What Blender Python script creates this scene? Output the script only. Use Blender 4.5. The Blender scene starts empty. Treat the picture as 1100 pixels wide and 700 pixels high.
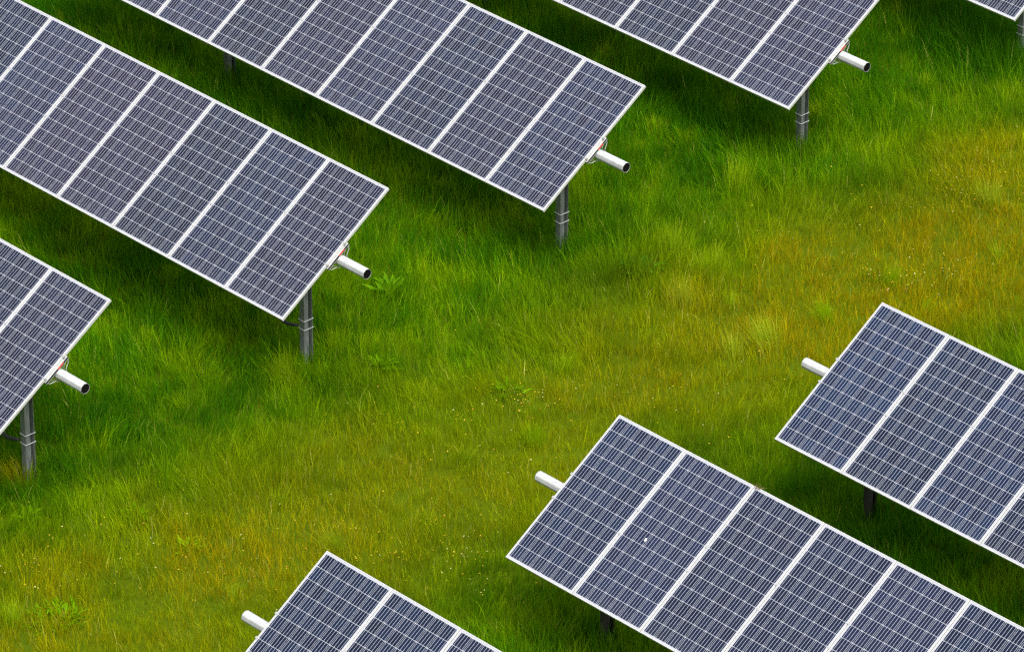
import bpy, bmesh, math, random
import numpy as np
from mathutils import Vector, Matrix

random.seed(7)
rng = np.random.default_rng(11)
scene = bpy.context.scene
C = scene.collection
R = math.radians

# ------------------------------------------------------------------ helpers
def link(o, parent=None):
    C.objects.link(o)
    if parent is not None:
        o.parent = parent
    return o

def tag(o, label=None, cat=None, group=None, kind=None):
    if label: o['label'] = label
    if cat: o['category'] = cat
    if group: o['group'] = group
    if kind: o['kind'] = kind
    return o

def mesh_obj(name, bm, mat, parent=None, smooth=False):
    me = bpy.data.meshes.new(name)
    bm.normal_update()
    bm.to_mesh(me); bm.free()
    if smooth:
        me.polygons.foreach_set('use_smooth', [True] * len(me.polygons))
    for m in (mat if isinstance(mat, (list, tuple)) else [mat]):
        me.materials.append(m)
    return link(bpy.data.objects.new(name, me), parent)

def box(bm, x0, x1, y0, y1, z0, z1):
    v = [bm.verts.new((x, y, z)) for z in (z0, z1) for y in (y0, y1) for x in (x0, x1)]
    for q in ((0, 2, 3, 1), (4, 5, 7, 6), (0, 1, 5, 4), (2, 6, 7, 3), (0, 4, 6, 2), (1, 3, 7, 5)):
        bm.faces.new([v[k] for k in q])
    return v

def rod(bm, pts, r, n=8, cap=True):
    pts = [Vector(p) for p in pts]
    rings = []
    ref = None
    for i, p in enumerate(pts):
        d = (pts[min(i + 1, len(pts) - 1)] - pts[max(i - 1, 0)]).normalized()
        if ref is None:
            ref = d.orthogonal().normalized()
        a = (ref - d * ref.dot(d)).normalized(); ref = a
        b = d.cross(a)
        rings.append([bm.verts.new(p + (a * math.cos(2 * math.pi * k / n) + b * math.sin(2 * math.pi * k / n)) * r) for k in range(n)])
    for r0, r1 in zip(rings, rings[1:]):
        for k in range(n):
            bm.faces.new((r0[k], r0[(k + 1) % n], r1[(k + 1) % n], r1[k]))
    if cap:
        bm.faces.new(rings[0][::-1]); bm.faces.new(rings[-1])

# ------------------------------------------------------------------ materials
class NT:
    def __init__(s, name):
        s.m = bpy.data.materials.new(name); s.m.use_nodes = True
        s.t = s.m.node_tree; s.n = s.t.nodes; s.l = s.t.links
        s.bsdf = s.n['Principled BSDF']; s.out = s.n['Material Output']
    def new(s, ty, **kw):
        nd = s.n.new(ty)
        for k, v in kw.items(): setattr(nd, k, v)
        return nd
    def put(s, sock, v):
        if v is None: return
        if hasattr(v, 'is_linked') or isinstance(v, bpy.types.NodeSocket): s.l.new(v, sock)
        else: sock.default_value = v
    def math(s, op, a, b=None, c=None):
        nd = s.new('ShaderNodeMath', operation=op)
        for i, v in enumerate((a, b, c)): s.put(nd.inputs[i], v)
        return nd.outputs[0]
    def mix(s, f, a, b):
        nd = s.new('ShaderNodeMix', data_type='RGBA')
        s.put(nd.inputs[0], f)
        for i, v in ((6, a), (7, b)):
            if isinstance(v, (tuple, list)) and len(v) == 3: v = (*v, 1)
            s.put(nd.inputs[i], v)
        return nd.outputs[2]
    def noise(s, scale, detail=4, coord='Object', rough=.55, stretch=None):
        tc = s.new('ShaderNodeTexCoord'); src = tc.outputs[coord]
        if stretch:
            mp = s.new('ShaderNodeMapping'); mp.inputs['Scale'].default_value = stretch
            s.l.new(src, mp.inputs[0]); src = mp.outputs[0]
        nz = s.new('ShaderNodeTexNoise'); nz.inputs['Scale'].default_value = scale
        nz.inputs['Detail'].default_value = detail; nz.inputs['Roughness'].default_value = rough
        s.l.new(src, nz.inputs['Vector'])
        return nz.outputs[0]
    def ramp(s, f, stops):
        r = s.new('ShaderNodeValToRGB'); e = r.color_ramp.elements
        while len(e) < len(stops): e.new(.5)
        for el, (p, c) in zip(e, stops): el.position = p; el.color = (*c, 1)
        s.l.new(f, r.inputs[0]); return r.outputs[0]

def metal(name, c0, c1, scale, rough, metallic, stretch=None):
    t = NT(name)
    n = t.noise(scale, 5, stretch=stretch)
    t.l.new(t.ramp(n, [(.3, c0), (.7, c1)]), t.bsdf.inputs['Base Color'])
    t.bsdf.inputs['Metallic'].default_value = metallic
    t.l.new(t.math('ADD', t.math('MULTIPLY', n, .2), rough - .1), t.bsdf.inputs['Roughness'])
    return t.m

def plain(name, c, rough=.6, metallic=0):
    t = NT(name)
    n = t.noise(30, 3)
    t.l.new(t.mix(n, [x * .85 for x in c], [min(1, x * 1.12) for x in c]), t.bsdf.inputs['Base Color'])
    t.bsdf.inputs['Roughness'].default_value = rough; t.bsdf.inputs['Metallic'].default_value = metallic
    return t.m

M_frame = metal('anodised_aluminium', (.54, .55, .55), (.63, .63, .62), 9, .42, .25)
M_tube = metal('galvanised_tube', (.42, .44, .45), (.56, .57, .57), 14, .55, .15, (1, 4, 4))
M_rail = metal('galvanised_rail', (.40, .41, .41), (.54, .55, .54), 25, .45, .35)
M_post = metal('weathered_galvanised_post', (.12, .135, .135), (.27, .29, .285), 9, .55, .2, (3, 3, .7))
M_wire = plain('steel_wire', (.60, .61, .61), .45, .1)
M_black = plain('shade_black', (.004, .004, .004), 1); M_black.node_tree.nodes['Principled BSDF'].inputs['Specular IOR Level'].default_value = .1  # flat black for the shade painted in tube mouths and clamp slots
M_cable = plain('cable_rubber', (.03, .032, .03), .6)
M_red = plain('red_sticker', (.62, .05, .02), .5)
M_orange = plain('orange_sticker', (.75, .22, .04), .5)

MODW, MODL = 1.0, 1.96
def cell_material():
    t = NT('monocrystalline_cells')
    uv = t.new('ShaderNodeUVMap'); sp = t.new('ShaderNodeSeparateXYZ'); t.l.new(uv.outputs[0], sp.inputs[0])
    CU = .158; mu = (MODW - 6 * CU) / 2; mv = (MODL - 12 * CU) / 2
    cu = t.math('DIVIDE', t.math('SUBTRACT', sp.outputs[0], mu), CU)
    cv = t.math('DIVIDE', t.math('SUBTRACT', sp.outputs[1], mv), CU)
    fu = t.math('FRACT', cu); fv = t.math('FRACT', cv)
    du = t.math('ABSOLUTE', t.math('SUBTRACT', fu, .5)); dv = t.math('ABSOLUTE', t.math('SUBTRACT', fv, .5))
    ins = t.math('MULTIPLY', t.math('LESS_THAN', t.math('ABSOLUTE', t.math('SUBTRACT', cu, 3)), 2.995),
                 t.math('LESS_THAN', t.math('ABSOLUTE', t.math('SUBTRACT', cv, 6)), 5.995))
    ins = t.math('MULTIPLY', ins, t.math('LESS_THAN', du, .5 - .0017 / CU))
    ins = t.math('MULTIPLY', ins, t.math('LESS_THAN', dv, .5 - .0022 / CU))
    ins = t.math('MULTIPLY', ins, t.math('LESS_THAN', t.math('ADD', du, dv), 1 - .07))
    # four bus bars in every cell
    fb = t.math('ABSOLUTE', t.math('SUBTRACT', t.math('FRACT', t.math('MULTIPLY', fu, 4)), .5))
    bus = t.math('LESS_THAN', fb, .0020 / (CU / 4))
    # small tone differences from cell to cell and panel to panel; row tint carries sky reflection
    cmb = t.new('ShaderNodeCombineXYZ')
    t.l.new(t.math('FLOOR', cu), cmb.inputs[0]); t.l.new(t.math('FLOOR', cv), cmb.inputs[1])
    oi = t.new('ShaderNodeObjectInfo'); t.l.new(t.math('MULTIPLY', oi.outputs['Random'], 57), cmb.inputs[2])
    wn = t.new('ShaderNodeTexWhiteNoise'); t.l.new(cmb.outputs[0], wn.inputs[0])
    cell = t.mix(wn.outputs[0], (.0035, .0046, .018), (.0055, .0105, .034))
    cell = t.mix(t.math('MULTIPLY', oi.outputs['Random'], .55), cell, (.011, .008, .024))
    hsv = t.new('ShaderNodeMix', data_type='RGBA', blend_type='MULTIPLY'); hsv.inputs[0].default_value = 1
    t.l.new(cell, hsv.inputs[6]); t.l.new(oi.outputs['Color'], hsv.inputs[7]); cell = hsv.outputs[2]
    # dust film, thicker where rain leaves it along the lower edge
    dust = t.noise(3.2, 5, 'Object')
    low = t.math('MAXIMUM', t.math('SUBTRACT', 1, t.math('DIVIDE', sp.outputs[1], .28)), 0)
    dz = t.math('MULTIPLY', t.math('ADD', t.math('MULTIPLY', low, low), .30), dust)
    cell = t.mix(t.math('MULTIPLY', dz, .10), cell, (.34, .36, .40))
    col = t.mix(bus, cell, (.38, .42, .51))
    col = t.mix(ins, (.40, .415, .46), col)
    t.l.new(col, t.bsdf.inputs['Base Color'])
    t.bsdf.inputs['Roughness'].default_value = .16
    t.bsdf.inputs['IOR'].default_value = 1.31
    return t.m
M_cell = cell_material()

def blade_material(name, gloss=.05):
    t = NT(name)
    at = t.new('ShaderNodeAttribute', attribute_name='Col')
    df = t.new('ShaderNodeBsdfDiffuse'); tr = t.new('ShaderNodeBsdfTranslucent')
    t.l.new(at.outputs['Color'], df.inputs[0]); t.l.new(at.outputs['Color'], tr.inputs[0])
    m1 = t.new('ShaderNodeMixShader'); m1.inputs[0].default_value = .48
    t.l.new(df.outputs[0], m1.inputs[1]); t.l.new(tr.outputs[0], m1.inputs[2])
    last = m1
    if gloss > 0:
        gl = t.new('ShaderNodeBsdfGlossy'); gl.inputs['Roughness'].default_value = .45
        last = t.new('ShaderNodeMixShader'); last.inputs[0].default_value = gloss
        t.l.new(m1.outputs[0], last.inputs[1]); t.l.new(gl.outputs[0], last.inputs[2])
    t.l.new(last.outputs[0], t.out.inputs[0]); t.n.remove(t.bsdf)
    return t.m
M_grass = blade_material('grass_blades', 0)
M_weed = blade_material('broad_leaves', 0)
M_petal = blade_material('petals', .02)

# ------------------------------------------------------------------ fields over the meadow (world x, y in metres)
def vnoise(x, y, s, seed):
    g = np.random.default_rng(seed).random((128, 128))
    x = np.asarray(x) / s + 500.3; y = np.asarray(y) / s + 500.7
    xi = np.floor(x).astype(int); yi = np.floor(y).astype(int)
    fx = x - xi; fy = y - yi
    fx = fx * fx * (3 - 2 * fx); fy = fy * fy * (3 - 2 * fy)
    a = g[xi % 128, yi % 128]; b = g[(xi + 1) % 128, yi % 128]
    c = g[xi % 128, (yi + 1) % 128]; d = g[(xi + 1) % 128, (yi + 1) % 128]
    return (a * (1 - fx) + b * fx) * (1 - fy) + (c * (1 - fx) + d * fx) * fy
def fbm(x, y, s, seed):
    return .5 * vnoise(x, y, s, seed) + .3 * vnoise(x, y, s / 2.1, seed + 1) + .2 * vnoise(x, y, s / 4.3, seed + 2)

def ground_z(x, y):
    x = np.asarray(x, float); y = np.asarray(y, float)
    near = np.clip(1 - np.hypot(x, y) / 60, 0, 1)
    s = 1 / (1 + np.exp(-(y - 1.2) / .6)) * (1 / (1 + np.exp((x + .5) / .8)))
    return .13 * s * (near > 0) * near + near * .07 * (fbm(x, y, 2.4, 90) - .5)

# ------------------------------------------------------------------ ground sheet
def build_ground():
    bm = bmesh.new()
    ks = [-400, -150, -60, -30] + list(np.arange(-20, 20.01, .5)) + [30, 60, 150, 400]
    z = ground_z(*np.meshgrid(ks, ks, indexing='ij'))
    vs = [[bm.verts.new((a, b, float(z[i, j]))) for j, b in enumerate(ks)] for i, a in enumerate(ks)]
    for i in range(len(ks) - 1):
        for j in range(len(ks) - 1):
            bm.faces.new((vs[i][j], vs[i + 1][j], vs[i + 1][j + 1], vs[i][j + 1]))
    t = NT('meadow_soil')
    a = t.noise(.35, 6); b = t.noise(9, 5)
    c1 = t.ramp(a, [(.3, (.060, .105, .003)), (.7, (.10, .14, .003))])
    t.l.new(t.mix(b, c1, (.055, .085, .004)), t.bsdf.inputs['Base Color'])
    t.bsdf.inputs['Roughness'].default_value = 1
    t.bsdf.inputs['Specular IOR Level'].default_value = 0
    tag(mesh_obj('ground', bm, t.m, smooth=True), kind='structure')
build_ground()

# ------------------------------------------------------------------ solar arrays
TUBE_H = 1.70            # tube axis plane height used by the row anchors
PITCH = 1.012
DN = .13                 # tube axis below the panel face
TR = .062

def frame_bm():
    bm = bmesh.new(); w = .011
    o = [(0, 0), (MODW, 0), (MODW, MODL), (0, MODL)]
    i = [(w, w), (MODW - w, w), (MODW - w, MODL - w), (w, MODL - w)]
    ci = .0015
    def ring(pts, z, ins=0):
        cx, cy = MODW / 2, MODL / 2
        return [bm.verts.new((x + (ins if x < cx else -ins), y + (ins if y < cy else -ins), z)) for x, y in pts]
    loops = [ring(i, -.034), ring(o, -.034), ring(o, -ci), ring(o, 0, ci), ring(i, 0), ring(i, -.034 + .0001)]
    for a, b in zip(loops[:-1], loops[1:]):
        for k in range(4):
            bm.faces.new((a[k], a[(k + 1) % 4], b[(k + 1) % 4], b[k]))
    return bm

def glass_bm():
    bm = bmesh.new(); w = .0115
    box(bm, w, MODW - w, w, MODL - w, -.008, -.0025)
    uvl = bm.loops.layers.uv.new('UVMap')
    bm.faces.ensure_lookup_table(); bm.normal_update()
    for f in bm.faces:
        for l in f.loops:
            l[uvl].uv = (l.vert.co.x, l.vert.co.y) if f.normal.z > .5 else (0.005, 0.005)
    return bm

def tube_outline(r, n=8):
    out = []
    for k in range(n):
        for a in (-.13, 0, .13):
            th = 2 * math.pi * (k + .5) / n + a
            rr = r * (1.0 if a == 0 else .992)
            out.append((rr * math.cos(th), rr * math.sin(th)))
    return out

def tube_bm(x0, x1):
    bm = bmesh.new()
    po, pi_ = tube_outline(TR), tube_outline(TR - .002)
    def ring(p, x): return [bm.verts.new((x, a, b)) for a, b in p]
    L = [ring(pi_, x0 + .1), ring(pi_, x0), ring(po, x0), ring(po, x1), ring(pi_, x1), ring(pi_, x1 - .1)]
    n = len(po)
    for a, b in zip(L[:-1], L[1:]):
        for k in range(n):
            bm.faces.new((a[k], b[k], b[(k + 1) % n], a[(k + 1) % n]))
    return bm

def dark_disc_bm(x0, x1):  # black disc paints the dark inside of the open tube mouth
    bm = bmesh.new()
    p = tube_outline(TR - .0023)
    for a, b in ((x0, x1),):
        r0 = [bm.verts.new((a, y, z)) for y, z in p]; r1 = [bm.verts.new((b, y, z)) for y, z in p]
        n = len(p)
        bm.faces.new(r0); bm.faces.new(r1[::-1])
        for k in range(n): bm.faces.new((r0[k], r1[k], r1[(k + 1) % n], r0[(k + 1) % n]))
    return bm

def clamp_bm():
    """C channel under a module seam with the rod that hugs the tube; local x=0 is the seam; y along the module; z down from the face."""
    bm = bmesh.new()
    h = .19; w = .024
    box(bm, -w, w, -h, h, -.0395, -.0355)
    box(bm, -.004, .004, -h, h, -.0635, -.0396)
    box(bm, -w, w, -h, h, -.0675, -.0636)
    for s in (-1, 1):
        box(bm, -.018, .018, s * (h - .03) - .012, s * (h - .03) + .012, -.0355, .004)   # clip up the seam
        box(bm, -.012, .012, s * (h - .02) - .012, s * (h - .02) + .012, -.085, -.0676)  # nut below
    for x in (-.022, .022):
        pts = [(x, h - .02, -.066), (x, h - .03, -.10)]
        for k in range(9):
            a = -.15 - (math.pi - .3) * k / 8
            pts.append((x, (TR + .012) * math.cos(a) * 1.25, -DN + (TR + .012) * math.sin(a)))
        pts += [(x, -h + .03, -.10), (x, -h + .02, -.066)]
        rod(bm, pts, .0045, 6)
    return bm

def slot_shade_bm():  # black strips paint the shade inside the open channel slot
    bm = bmesh.new()
    box(bm, -.021, -.0045, -.186, .186, -.0632, -.0400)
    box(bm, .0045, .021, -.186, .186, -.0632, -.0400)
    return bm

def label_bm():
    bm = bmesh.new()
    box(bm, .0245, .0262, .015, .11, -.056, -.037)
    return bm

def post_bm(h):
    """Folded steel pile: web bulging out between two flanges, an open slot along one flange; top at z=0."""
    bm = bmesh.new(); d, b, tf = .063, .041, .006
    for q in (-1, 1):
        y0, y1 = sorted((q * d, q * (d - tf)))
        box(bm, -b, b, y0, y1, -h, 0)
    box(bm, -.030, .030, -d + tf + .0005, .010, -h, -.001)
    box(bm, -.030, -.024, .0105, d - tf - .0005, -h, -.001)
    return bm

def cradle_bm():
    bm = bmesh.new()
    box(bm, -.055, .055, -.085, .085, .0005, .012)
    for s in (-1, 1):
        box(bm, -.05, .05, s * .074 - .006, s * .074 + .006, .0125, .16)
    box(bm, -.05, .05, -.068, .068, .148, .158)
    return bm

def strap_bm(z):
    bm = bmesh.new(); d, b = .070, .048
    pts = [(b, -d, z), (b, d, z), (-b, d, z + .004), (-b, -d, z + .004), (b, -d + .001, z)]
    rod(bm, pts, .0056, 6)
    return bm

def cable_bm():
    bm = bmesh.new()
    for k, (dy, dz) in enumerate(((0, 0), (.022, .012), (-.018, .018))):
        pts = []
        for i in range(15):
            u = i / 14
            pts.append((-.05 - .62 * u, -.088 + dy * .6 - .03 * math.sin(u * 3), -.44 + dz - .06 * math.sin(u * math.pi) + .55 * u ** 3))
        rod(bm, pts, .012, 7)
    return bm

ME = {}
def inst(name, key, builder, mat, parent, loc=(0, 0, 0), smooth=False):
    if key not in ME:
        o = mesh_obj(name, builder(), mat, parent, smooth); ME[key] = o
    else:
        o = link(ME[key].copy(), parent)
    o.location = loc
    return o

M_post_shaded = metal('shade_toned_post', (.030, .028, .024), (.075, .065, .055), 9, .7, .1, (3, 3, .7))  # darker copy of the post steel, under-panel shade put into its colour
def array(label, ax, ay, tilt, n, side, ext, posts, refl_tint=(1, 1, 1)):
    """side +1: the free end of the row is at +x (modules run towards -x); side -1 the opposite."""
    t = R(tilt)
    # tube axis is the origin of the thing's parts
    ty = ay + DN * math.sin(t); tz = TUBE_H - DN * math.cos(t)
    root = link(bpy.data.objects.new('solar_array', None))
    root.location = (ax, ty, 0); root.empty_display_size = .3
    tag(root, label, 'solar array', 'tilted solar arrays in the meadow')
    L = n * PITCH
    x0, x1 = (-L - .45, ext) if side > 0 else (-ext, L + .45)
    tb = mesh_obj('torque_tube', tube_bm(x0, x1), M_tube, root); tb.location = (0, 0, tz); tb.rotation_euler = (t, 0, 0)
    mesh_obj('tube_dark_disc', dark_disc_bm(x1 - .05, x1 - .003), M_black, tb)
    mesh_obj('tube_dark_disc', dark_disc_bm(x0 + .003, x0 + .05), M_black, tb)
    # frame of the tilted plane
    def place(o, x, v, nrm, wob=0, wob2=0):
        # v along the slope from the tube line, nrm along the face normal (from the face plane)
        o.location = (x, v * math.cos(t) - (nrm + DN) * math.sin(t), tz + v * math.sin(t) + (nrm + DN) * math.cos(t))
        o.rotation_euler = (t + wob, wob2, 0)
    for i in range(n):
        xx = -(i + 1) * PITCH + (PITCH - MODW) if side > 0 else i * PITCH
        g = inst('solar_panel', 'glass', glass_bm, M_cell, root)
        k = random.uniform(.78, 1.3); g.color = (refl_tint[0] * k * random.uniform(.95, 1.2), refl_tint[1] * k, refl_tint[2] * k, 1)
        place(g, xx, -MODL / 2, 0, random.uniform(-.0007, .0007), random.uniform(-.0008, .0008))
        inst('panel_frame', 'frame', frame_bm, M_frame, g)
    for i in range(n + 1):
        if i == 0: x = -.002 * side
        elif i == n: x = (-n * PITCH + PITCH - MODW + .002) if side > 0 else (n * PITCH - (PITCH - MODW) - .002)
        else: x = -side * (i * PITCH) + side * (PITCH - MODW) / 2
        c = inst('module_clamp', 'clamp', clamp_bm, M_rail, root); place(c, x, 0, 0)
        if i == 0: inst('slot_shade', 'slot_dark', slot_shade_bm, M_black, c)
        if i == 0 and side > 0:
            inst('warning_label', 'lab', label_bm, M_red, c)
    for px in posts:
        top = tz - TR - .013
        gz = float(ground_z(ax + px, ty))
        p = mesh_obj('steel_post', post_bm(top - gz + .4), M_post if side > 0 else M_post_shaded, root); p.location = (px, 0, top)
        inst('tube_cradle', 'cradle', cradle_bm, M_rail, p)
        if abs(px) < 3:
            zz = -.93 - (tz - 1.59)
            if side > 0:
                s1 = mesh_obj('wire_strap', strap_bm(zz), M_wire, p)
                s2 = mesh_obj('wire_strap', strap_bm(zz - .115), M_wire, p)
            if side > 0 and ay < 0:
                cb = mesh_obj('cable_bundle', cable_bm(), M_cable, p, True); cb.location = (0, 0, zz + .36)
    return root

# label, x, y of the corner-line centre, tilt, modules, side, tube overhang, posts
ARR = [
    ('dark solar array whose tube end points at the leafy dock plant beside its post', -2.517, -1.243, 34.07, 9, 1, .46, (-.62, -6.72)),
    ('long solar array with a second shaded post showing under its lower edge', -2.422, 2.707, 33.26, 9, 1, .47, (-.62, -6.72)),
    ('solar array cut by the top edge of the photo, tube end and post showing', -2.313, 6.666, 32.48, 7, 1, .44, (-.62, -6.3)),
    ('solar array of which only one lower corner and a little post show', -2.144, 10.485, 33.31, 7, 1, .45, (-.62, -6.3)),
    ('solar array cut to two panels, brown dead grass ringing its post base', -2.639, -5.218, 33.35, 7, 1, .45, (-.62, -6.3)),
    ('solar array with a white bird dropping on its second panel', 2.971, -2.89, 33.2, 8, -1, .44, (.62, 6.72)),
    ('solar array with hidden posts and three clean panels, beside a pale grass tuft', 3.149, .92, 33.35, 7, -1, .42, (.62, 6.3)),
    ('solar array cut by the bottom edge of the photo, only panel tops showing', 2.954, -6.972, 33.43, 7, -1, .41, (.62, 6.3)),
]
for a in ARR: array(*a, refl_tint=((1.35, 1.35, 1.15) if a[5] > 0 else (.8, 1.3, 1.25)))  # row tints put the differing sky reflection into the cell colour

def on_panel(ax, ay, tilt, x, v, n):
    t = R(tilt)
    return Vector((ax + x, ay + v * math.cos(t) - n * math.sin(t), TUBE_H + v * math.sin(t) + n * math.cos(t))), t

# bird dropping on the glass
def dropping():
    bm = bmesh.new()
    n = 14
    c = bm.verts.new((0, 0, .004))
    rr = [(.013 + .009 * random.random()) for _ in range(n)]
    r1 = [bm.verts.new((rr[k] * .6 * math.cos(6.283 * k / n), rr[k] * 1.0 * math.sin(6.283 * k / n), .003)) for k in range(n)]
    r2 = [bm.verts.new((rr[k] * .8 * math.cos(6.283 * k / n), rr[k] * 1.3 * math.sin(6.283 * k / n), 0)) for k in range(n)]
    for k in range(n):
        bm.faces.new((c, r1[k], r1[(k + 1) % n]))
        bm.faces.new((r1[k], r2[k], r2[(k + 1) % n], r1[(k + 1) % n]))
    o = mesh_obj('bird_dropping', bm, plain('dropping_white', (.82, .82, .78), .8), smooth=True)
    o.location, t = on_panel(2.971, -2.89, 33.2, 1.33, -.09, -.0022)
    o.rotation_euler = (t, 0, .3)
    tag(o, 'small white bird dropping splashed on the dark solar glass', 'bird dropping')
dropping()

# ------------------------------------------------------------------ meadow
ex = np.array([.68, .733]); ef = np.array([-.733, .68])     # the strip of meadow modelled blade by blade is turned this way
TUFTS = [  # x, y, radius, extra height, tone shift (pale +, lush -), dry
    (-2.91, -1.72, .26, .16, .95, .1), (.27, 3.0, .34, .10, .9, .5), (-1.07, 2.9, .30, .08, .6, .7), (.27, -3.66, .28, .12, .85, .4),
    (-1.8, 2.75, .22, .05, -.9, 0), (-2.5, -.56, .25, .05, -.5, 0), (1.08, 2.49, .25, .04, -.7, 0), (-2.0, -1.45, .4, .04, -.6, 0),
    (-3.3, 10.3, .7, .22, -.7, 0), (-3.0, 9.9, .5, .15, -.4, 0), (-2.5, 5.6, .6, .14, .5, 0), (-2.2, 3.3, .6, .12, .45, 0), (-.9, 6.2, .5, .05, -.4, 0),
    (-3.3, -5.3, .16, .05, .4, 1.5), (-.7, -6.8, .4, .0, -.4, 0), (-3.1, 1.5, .6, .1, .35, 0), (-1.5, 4.2, .4, .05, -.5, 0),
    (-1.4, 1.2, .45, .05, .3, 0), (-2.2, -2.9, .5, .06, .4, 0), (-1.6, -3.6, .5, .02, .3, .2),
]
ORANGE = [(.43, 6.95, .7), (-.82, 4.57, .6), (-.29, -4.84, .7), (-1.66, -6.31, .6), (.9, 5.9, .9), (-.2, 3.4, .5), (1.2, 5.2, 1.0), (.9, 3.5, .7), (.1, 6.0, .8), (-1.29, 7.9, .6), (.5, 4.2, .7)]

def fields(x, y):
    wob = 1.1 * (fbm(x, y, 2.2, 5) - .5)
    lane = np.exp(-(((x + wob) + .05) / 1.8) ** 2)
    lush = np.clip(1 - lane, 0, 1)
    dry = np.clip(lane * .66 - .04 + (1.25 * (fbm(x, y, 1.25, 21) - .5) + .3 * (vnoise(x, y, .22, 31) - .5)) * (.25 + .75 * lane), 0, 1)
    hgt = .145 + .12 * lush + .16 * (fbm(x, y, .8, 41) - .45) + .08 * (vnoise(x, y, .28, 44) - .5)
    tone = 2.1 * (fbm(x, y, .5, 51) - .5) + 1.6 * (fbm(x, y, 1.9, 56) - .5) + .7 * (vnoise(x, y, .16, 58) - .5) - .26 * lush + .15
    orange = np.zeros_like(x)
    for cx, cy, r in ORANGE:
        orange += np.exp(-((x - cx) ** 2 + (y - cy) ** 2) / r ** 2)
    orange = np.clip((orange + .25) * .85 * (.5 + 1.2 * vnoise(x, y, .35, 61)), 0, 1) * np.clip(lane * 1.3, 0, 1)
    for cx, cy, r, dh, ts, dr in TUFTS:
        g = np.exp(-((x - cx) ** 2 + (y - cy) ** 2) / (r * r))
        hgt += dh * g; tone += ts * g; dry = np.clip(dry + dr * g, 0, 1.3)
    return lane, dry, np.clip(hgt, .09, .75), tone, orange

def blades_mesh(name, root, z0, hgt, lean, bend, width, face, col, mat):
    """Every blade is a tapering ribbon of three pieces."""
    n = len(hgt)
    ts = np.array([0, .38, .74, 1.0]); ws = np.array([1.0, .9, .55, 0])
    side = np.stack([np.cos(face), np.sin(face)], -1) * width[:, None] * .5
    V = np.zeros((n, 7, 3), np.float32)
    k = 0
    for t, w in zip(ts, ws):
        q = t * (1 - bend) + t * t * bend
        cx = root + lean * (q * hgt)[:, None]
        ll = np.hypot(lean[:, 0], lean[:, 1])
        cz = z0 + hgt * (t - .28 * bend * np.clip(ll, 0, 1.2) * t * t * t) / np.sqrt(1 + .6 * ll * ll)
        if w > 0:
            V[:, k, :2] = cx - side * w; V[:, k, 2] = cz; V[:, k + 1, :2] = cx + side * w; V[:, k + 1, 2] = cz; k += 2
        else:
            V[:, k, :2] = cx; V[:, k, 2] = cz
    F = np.array([0, 1, 3, 2, 2, 3, 5, 4, 4, 5, 6], np.int32)
    loops = (np.arange(n, dtype=np.int32)[:, None] * 7 + F[None]).ravel()
    starts = (np.arange(n, dtype=np.int32)[:, None] * 11 + np.array([0, 4, 8], np.int32)).ravel()
    me = bpy.data.meshes.new(name)
    me.vertices.add(n * 7); me.vertices.foreach_set('co', V.ravel())
    me.loops.add(n * 11); me.loops.foreach_set('vertex_index', loops)
    me.polygons.add(n * 3); me.polygons.foreach_set('loop_start', starts)
    ca = me.attributes.new('Col', 'FLOAT_COLOR', 'POINT')
    cc = np.ones((n, 7, 4), np.float32); cc[:, :, :3] = col[:, None, :]
    ca.data.foreach_set('color', cc.ravel())
    me.update(calc_edges=True); me.materials.append(mat)
    return link(bpy.data.objects.new(name, me))

GREEN_D = np.array([.048, .200, .004]); GREEN = np.array([.115, .325, .003]); LIME = np.array([.290, .460, .003])
OLIVE = np.array([.430, .420, .003]); STRAW = np.array([.64, .60, .12]); RUST = np.array([.60, .400, .005]); TUSSOCK = np.array([.60, .62, .04])

def lerp(a, b, t): return a + (b - a) * np.clip(t, 0, 1)[:, None]

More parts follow.
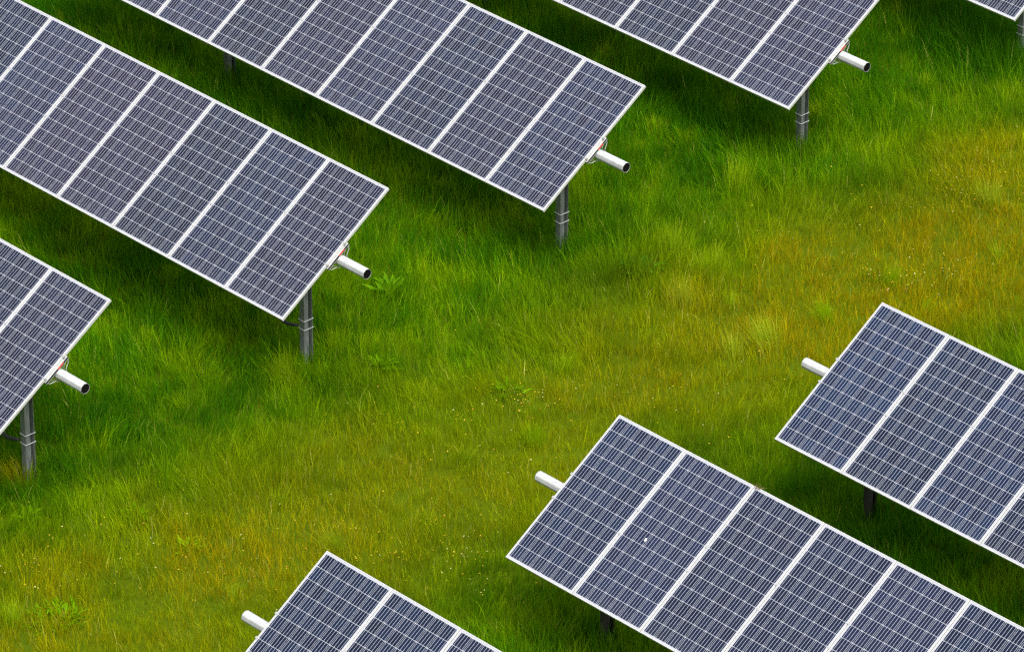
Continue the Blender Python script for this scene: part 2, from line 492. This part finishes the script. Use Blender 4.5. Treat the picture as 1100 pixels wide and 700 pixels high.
def grass():
    ncl = 100000
    a = rng.uniform(-9.8, 8.6, ncl); f = rng.uniform(-7.6, 13.2, ncl)
    # thinner cover further out, past what the photo frames
    no = 42000; ao = rng.uniform(-16, 15, no); fo = rng.uniform(-12, 24, no)
    out = (ao < -9.8) | (ao > 8.6) | (fo < -7.6) | (fo > 13.2)
    a = np.concatenate([a, ao[out]]); f = np.concatenate([f, fo[out]]); ncl = len(a)
    cx = a[:, None] * ex + f[:, None] * ef
    per = rng.integers(5, 12, ncl)
    idx = np.repeat(np.arange(ncl), per); n = len(idx)
    cl_lean = rng.normal(0, .17, (ncl, 2)); cl_tone = rng.normal(0, .28, ncl); cl_h = np.exp(rng.normal(0, .16, ncl))
    root = cx[idx] + rng.normal(0, .055, (n, 2))
    x, y = root[:, 0], root[:, 1]
    lane, dry, h, tone, orange = fields(x, y)
    z0 = ground_z(x, y) - .01
    hh = h * cl_h[idx] * np.clip(rng.normal(.95, .2, n), .4, 1.6)
    wx = 1.0 * (fbm(x, y, 1.1, 71) - .5); wy = 1.0 * (fbm(x, y, 1.1, 76) - .5)
    big = .22 + .7 * (1 - lane)
    lean = np.stack([wx, wy], -1) * big[:, None] + cl_lean[idx] + rng.normal(0, .16, (n, 2)) + np.array([.06, -.10])
    bend = rng.uniform(.3, .95, n)
    width = np.clip(rng.normal(.0052, .0014, n), .0026, .011) * (1 + .25 * (1 - lane))
    face = rng.uniform(0, math.pi, n)
    tn = tone + cl_tone[idx] + rng.normal(0, .2, n)
    col = lerp(np.tile(GREEN_D, (n, 1)), np.tile(GREEN, (n, 1)), .5 + tn * 1.1 + .35)
    col = lerp(col, np.tile(LIME, (n, 1)), (tn - .05) * 1.0 + .10)
    col = lerp(col, np.tile(OLIVE, (n, 1)), dry * 1.0 * rng.uniform(.5, 1.2, n))
    col = lerp(col, np.tile(RUST, (n, 1)), orange * rng.uniform(0, .9, n))
    st = (rng.random(n) < (.012 + .05 * dry ** 2)).astype(float) * rng.uniform(.4, 1, n)
    col = lerp(col, np.tile(STRAW, (n, 1)), st)
    col *= np.exp(rng.normal(0, .18, n))[:, None]
    # loose feathery tussocks that stand above the rest
    P = [(-2.91, -1.72, .17, .40, .9), (.27, 2.95, .20, .40, .55), (-1.07, 2.85, .17, .36, .45), (.27, -3.70, .18, .38, .7), (.9, -4.4, .15, .34, .6),
         (.15, 2.5, .12, .34, .5), (-2.0, 3.6, .2, .42, 1), (-2.6, 5.3, .2, .45, 1), (-1.3, 3.6, .2, .38, 1), (-.4, 7.4, .16, .36, .5)]
    for _ in range(90):
        q = rng.uniform(-9, 8) * ex + rng.uniform(-7, 12) * ef
        P.append((q[0], q[1], rng.uniform(.06, .16), rng.uniform(.20, .34), rng.uniform(.8, 1.4)))
    ex_ = [[], [], [], [], []]
    for px, py, pr, ph, lime in P:
        m = int(330 * (pr / .18) ** 1.6)
        d = rng.normal(0, pr * .45, (m, 2))
        ex_[0].append(d + [px, py]); ex_[1].append(ph * np.clip(rng.normal(.9, .2, m), .4, 1.4))
        ex_[2].append(d / pr * .30 + rng.normal(0, .10, (m, 2)) + rng.normal(0, .15, 2))
        base = lerp(np.tile(TUSSOCK, (m, 1)), np.tile(LIME, (m, 1)), np.clip(rng.normal(lime, .3, m), 0, 1))
        ex_[3].append(base * np.exp(rng.normal(0, .15, m))[:, None]); ex_[4].append(np.clip(rng.normal(.0042, .001, m), .0025, .008))
    e0, e1, e2, e3, e4 = [np.concatenate(v) for v in ex_]
    root = np.concatenate([root, e0]); hh = np.concatenate([hh, e1]); lean = np.concatenate([lean, e2]); col = np.concatenate([col, e3])
    width = np.concatenate([width, e4]); bend = np.concatenate([bend, rng.uniform(.4, 1, len(e1))]); face = np.concatenate([face, rng.uniform(0, math.pi, len(e1))])
    z0 = np.concatenate([z0, ground_z(e0[:, 0], e0[:, 1]) - .01])
    o = blades_mesh('meadow_grass', root, z0, hh, lean, bend, width, face, col.astype(np.float32), M_grass)
    tag(o, 'long uneven meadow grass, lush green by the arrays and olive along the lane', 'grass', kind='stuff')
grass()

def flowers():
    """Buttercups and other tiny flowers sprinkled in drifts."""
    drifts = [(-.56, 7.12, .5, 26), (.45, 4.92, .55, 30), (-.59, -.05, .35, 18), (1.14, -3.01, .4, 12), (-.63, -.2, .5, 12), (-1.57, -6.64, .5, 16),
              (-.25, -4.94, .5, 12), (.39, 5.5, .5, 16), (-1.16, -1.64, .5, 9), (-.44, -1.16, .5, 8), (.41, .92, .8, 10), (.9, -2.4, .7, 14), (.7, 2.0, 1.2, 10),
              (.9, -3.7, .4, 8), (1.6, -3.2, .5, 10), (.2, -4.0, .9, 14), (-.9, -5.3, 1.2, 16), (-.2, 8.2, 1.2, 10), (-1.3, 5.2, 1.4, 10), (2.3, -3.2, .4, 8)]
    pts = []
    for cx, cy, r, k in drifts:
        for _ in range(int(k * 1.9)): pts.append((rng.normal(cx, r * .6), rng.normal(cy, r * .6)))
    for _ in range(90): pts.append((rng.normal(.2, 1.2), rng.uniform(-8, 10)))
    bm = bmesh.new()
    cl = bm.verts.layers.float_color.new('Col')
    for x, y in pts:
        xa, ya = np.array([x]), np.array([y])
        _, _, h, _, _ = fields(xa, ya)
        z = float(ground_z(xa, ya)[0] + h[0] * 1.02 + rng.uniform(0, .06))
        r = rng.uniform(.007, .012)
        q = rng.random()
        c = (.80, .62, .03, 1) if q < .62 else ((.75, .70, .32, 1) if q < .85 else (.75, .36, .03, 1))
        m = Matrix.Translation((x, y, z)) @ Matrix.Rotation(rng.uniform(0, 6.28), 4, 'Z') @ Matrix.Rotation(rng.uniform(0, .7), 4, 'X')
        ctr = bm.verts.new(m @ Vector((0, 0, -.003))); ctr[cl] = (c[0] * .8, c[1] * .7, c[2] * .5, 1)
        ring = []
        for k in range(10):
            rr = r if k % 2 == 0 else r * .62
            v = bm.verts.new(m @ Vector((rr * math.cos(.628 * k), rr * math.sin(.628 * k), .002 if k % 2 == 0 else 0))); v[cl] = c; ring.append(v)
        for k in range(10): bm.faces.new((ctr, ring[k], ring[(k + 1) % 10]))
        zb = float(ground_z(xa, ya)[0])
        s = .0016
        p = [bm.verts.new((x - s, y, zb)), bm.verts.new((x + s, y, zb)), bm.verts.new((x + s, y, z - .004)), bm.verts.new((x - s, y, z - .004))]
        for v in p: v[cl] = (.06, .14, .01, 1)
        bm.faces.new(p)
    o = mesh_obj('wildflowers', bm, M_petal)
    tag(o, 'tiny yellow and cream wildflowers sprinkled in drifts along the grassy lane', 'wildflowers', kind='stuff')
flowers()

def dock(label, x, y, size, nl, base, seed, upright=.6, spread=.05, lift=.03):
    """Broad-leaved weed: a rosette of folded lance-shaped leaves."""
    r = np.random.default_rng(seed)
    bm = bmesh.new(); cl = bm.verts.layers.float_color.new('Col')
    for i in range(nl):
        az = 2.4 * i + r.uniform(-.3, .3); up = np.clip(r.normal(upright, .2), .1, 1.2)
        L = size * r.uniform(.6, 1.1); w = L * r.uniform(.08, .13)
        d = np.array([math.cos(az), math.sin(az)]); s = np.array([-d[1], d[0]])
        c0 = np.array(base) * r.uniform(.7, 1.35)
        prev = None
        o0 = d * r.uniform(0, spread) + s * r.uniform(-.8, .8) * spread
        for k in range(7):
            u = k / 6
            rad = L * (u * math.cos(up) + .12 * u * u); zz = L * (u * math.sin(up) - .32 * u * u * math.cos(up))
            ww = w * (math.sin(math.pi * min(1, .06 + u * .94)) ** .7) if u < 1 else .001
            cpos = o0 + d * rad
            tri = []
            for q, dz in ((-1, .25), (0, 0), (1, .25)):
                p = cpos + s * q * ww
                v = bm.verts.new((p[0], p[1], zz + dz * ww)); v[cl] = (*(c0 * (1.25 if q == 0 else 1)), 1); tri.append(v)
            if prev:
                bm.faces.new((prev[0], prev[1], tri[1], tri[0])); bm.faces.new((prev[1], prev[2], tri[2], tri[1]))
            prev = tri
    o = mesh_obj('broadleaf_weed', bm, M_weed, smooth=True)
    o.location = (x, y, float(ground_z(x, y)) + lift)
    tag(o, label, 'plant', 'broad-leaved weeds in the meadow')

WG, WP = (.13, .29, .003), (.19, .35, .004)
dock('bright green dock plant with spread leaves just past the black tube end', -3.58, .50, .27, 38, (.13, .29, .005), 1, .9, .09, .09)
dock('dark green broadleaf clump in the grass below the leafy dock plant', -2.45, -.62, .19, 30, WG, 2, .7)
dock('wide patch of crowded weed leaves near the yellow flowers in the bottom corner', -.69, -6.81, .12, 130, WG, 3, .8, .28)
dock('pale leaved weed growing in the lane above the lowest array', -.85, -4.87, .15, 24, WP, 4, .7, .1)
dock('small grey-green weed in the olive grass near the pale leaved weed', -1.77, -4.85, .15, 24, WG, 5, .7, .1)
dock('low dark weed beside a drift of yellow flowers in mid lane', -.99, .04, .15, 26, WG, 6, .7, .12)
dock('dark glossy weed clump in the green edge beside the olive grass', -1.89, 3.0, .22, 40, (.06, .17, .006), 7, .75, .14, .08)
dock('pale leaved plant rising by the post with the dead grass', -2.55, -5.75, .20, 12, WP, 8, .9)

# dry debris caught on a panel's top edge
def debris():
    bm = bmesh.new(); cl = bm.verts.layers.float_color.new('Col')
    for k in range(26):
        p = Vector((random.uniform(-.035, .035), random.uniform(-.03, .03), random.uniform(0, .02)))
        d = Vector((random.uniform(-1, 1), random.uniform(-1, 1), random.uniform(-.1, .8))).normalized() * random.uniform(.03, .07)
        s = d.orthogonal().normalized() * .004
        vs = [bm.verts.new(p - s), bm.verts.new(p + s), bm.verts.new(p + d)]
        c = random.uniform(.5, 1.2)
        for v in vs: v[cl] = (.28 * c, .19 * c, .09 * c, 1)
        bm.faces.new(vs)
    o = mesh_obj('dry_grass_tuft', bm, M_weed)
    o.location, t = on_panel(2.971, -2.89, 33.2, 2.07, MODL / 2 - .006, .001)
    tag(o, 'small brown wisp of dry grass caught on the upper panel edge', 'dry grass')
debris()

# ------------------------------------------------------------------ light, sky, camera
SUN_EL, SUN_AZ = R(64), R(108)      # azimuth clockwise from +y
w = bpy.data.worlds.new('World'); scene.world = w; w.use_nodes = True
nt = w.node_tree; bg = nt.nodes['Background']
sky = nt.nodes.new('ShaderNodeTexSky'); sky.sky_type = 'NISHITA'; sky.sun_disc = False
sky.sun_elevation = SUN_EL; sky.sun_rotation = SUN_AZ
sky.air_density = 1.0; sky.dust_density = 6.0; sky.ozone_density = 1.0
hs = nt.nodes.new('ShaderNodeHueSaturation'); hs.inputs['Saturation'].default_value = .35
nt.links.new(sky.outputs[0], hs.inputs['Color'])
tc = nt.nodes.new('ShaderNodeTexCoord'); nz = nt.nodes.new('ShaderNodeTexNoise')          # broken cloud
nz.inputs['Scale'].default_value = 9; nz.inputs['Detail'].default_value = 5
nt.links.new(tc.outputs['Generated'], nz.inputs['Vector'])
mr = nt.nodes.new('ShaderNodeMapRange'); mr.inputs[1].default_value = .35; mr.inputs[2].default_value = .65
mr.inputs[3].default_value = .65; mr.inputs[4].default_value = 1.5; nt.links.new(nz.outputs[0], mr.inputs[0])
ml = nt.nodes.new('ShaderNodeVectorMath'); ml.operation = 'SCALE'
nt.links.new(hs.outputs[0], ml.inputs[0]); nt.links.new(mr.outputs[0], ml.inputs['Scale'])
nt.links.new(ml.outputs[0], bg.inputs[0])
bg.inputs[1].default_value = .105
sd = bpy.data.lights.new('sun', 'SUN'); sd.energy = 2.2; sd.angle = R(50); sd.color = (1, .965, .90)
so = link(bpy.data.objects.new('sun', sd))
dirv = Vector((math.sin(SUN_AZ) * math.cos(SUN_EL), math.cos(SUN_AZ) * math.cos(SUN_EL), math.sin(SUN_EL)))
so.rotation_euler = dirv.to_track_quat('Z', 'Y').to_euler()

cd = bpy.data.cameras.new('camera'); cam = link(bpy.data.objects.new('camera', cd))
cd.sensor_width = 36; cd.sensor_fit = 'HORIZONTAL'; cd.lens = 36 * 6058.4176 / 1100
cam.location = (40, -38, 30.125389 + TUBE_H)
cam.rotation_euler = (R(90 - 28.941), 0, R(47.12029))
cd.clip_start = 1; cd.clip_end = 2000
scene.camera = cam

scene.view_settings.view_transform = 'Standard'
scene.view_settings.look = 'None'
scene.view_settings.exposure = .72
scene.view_settings.gamma = 1
scene.cycles.filter_width = 1.3
scene.cycles.max_bounces = 8
scene.cycles.use_denoising = False
scene.cycles.use_adaptive_sampling = False
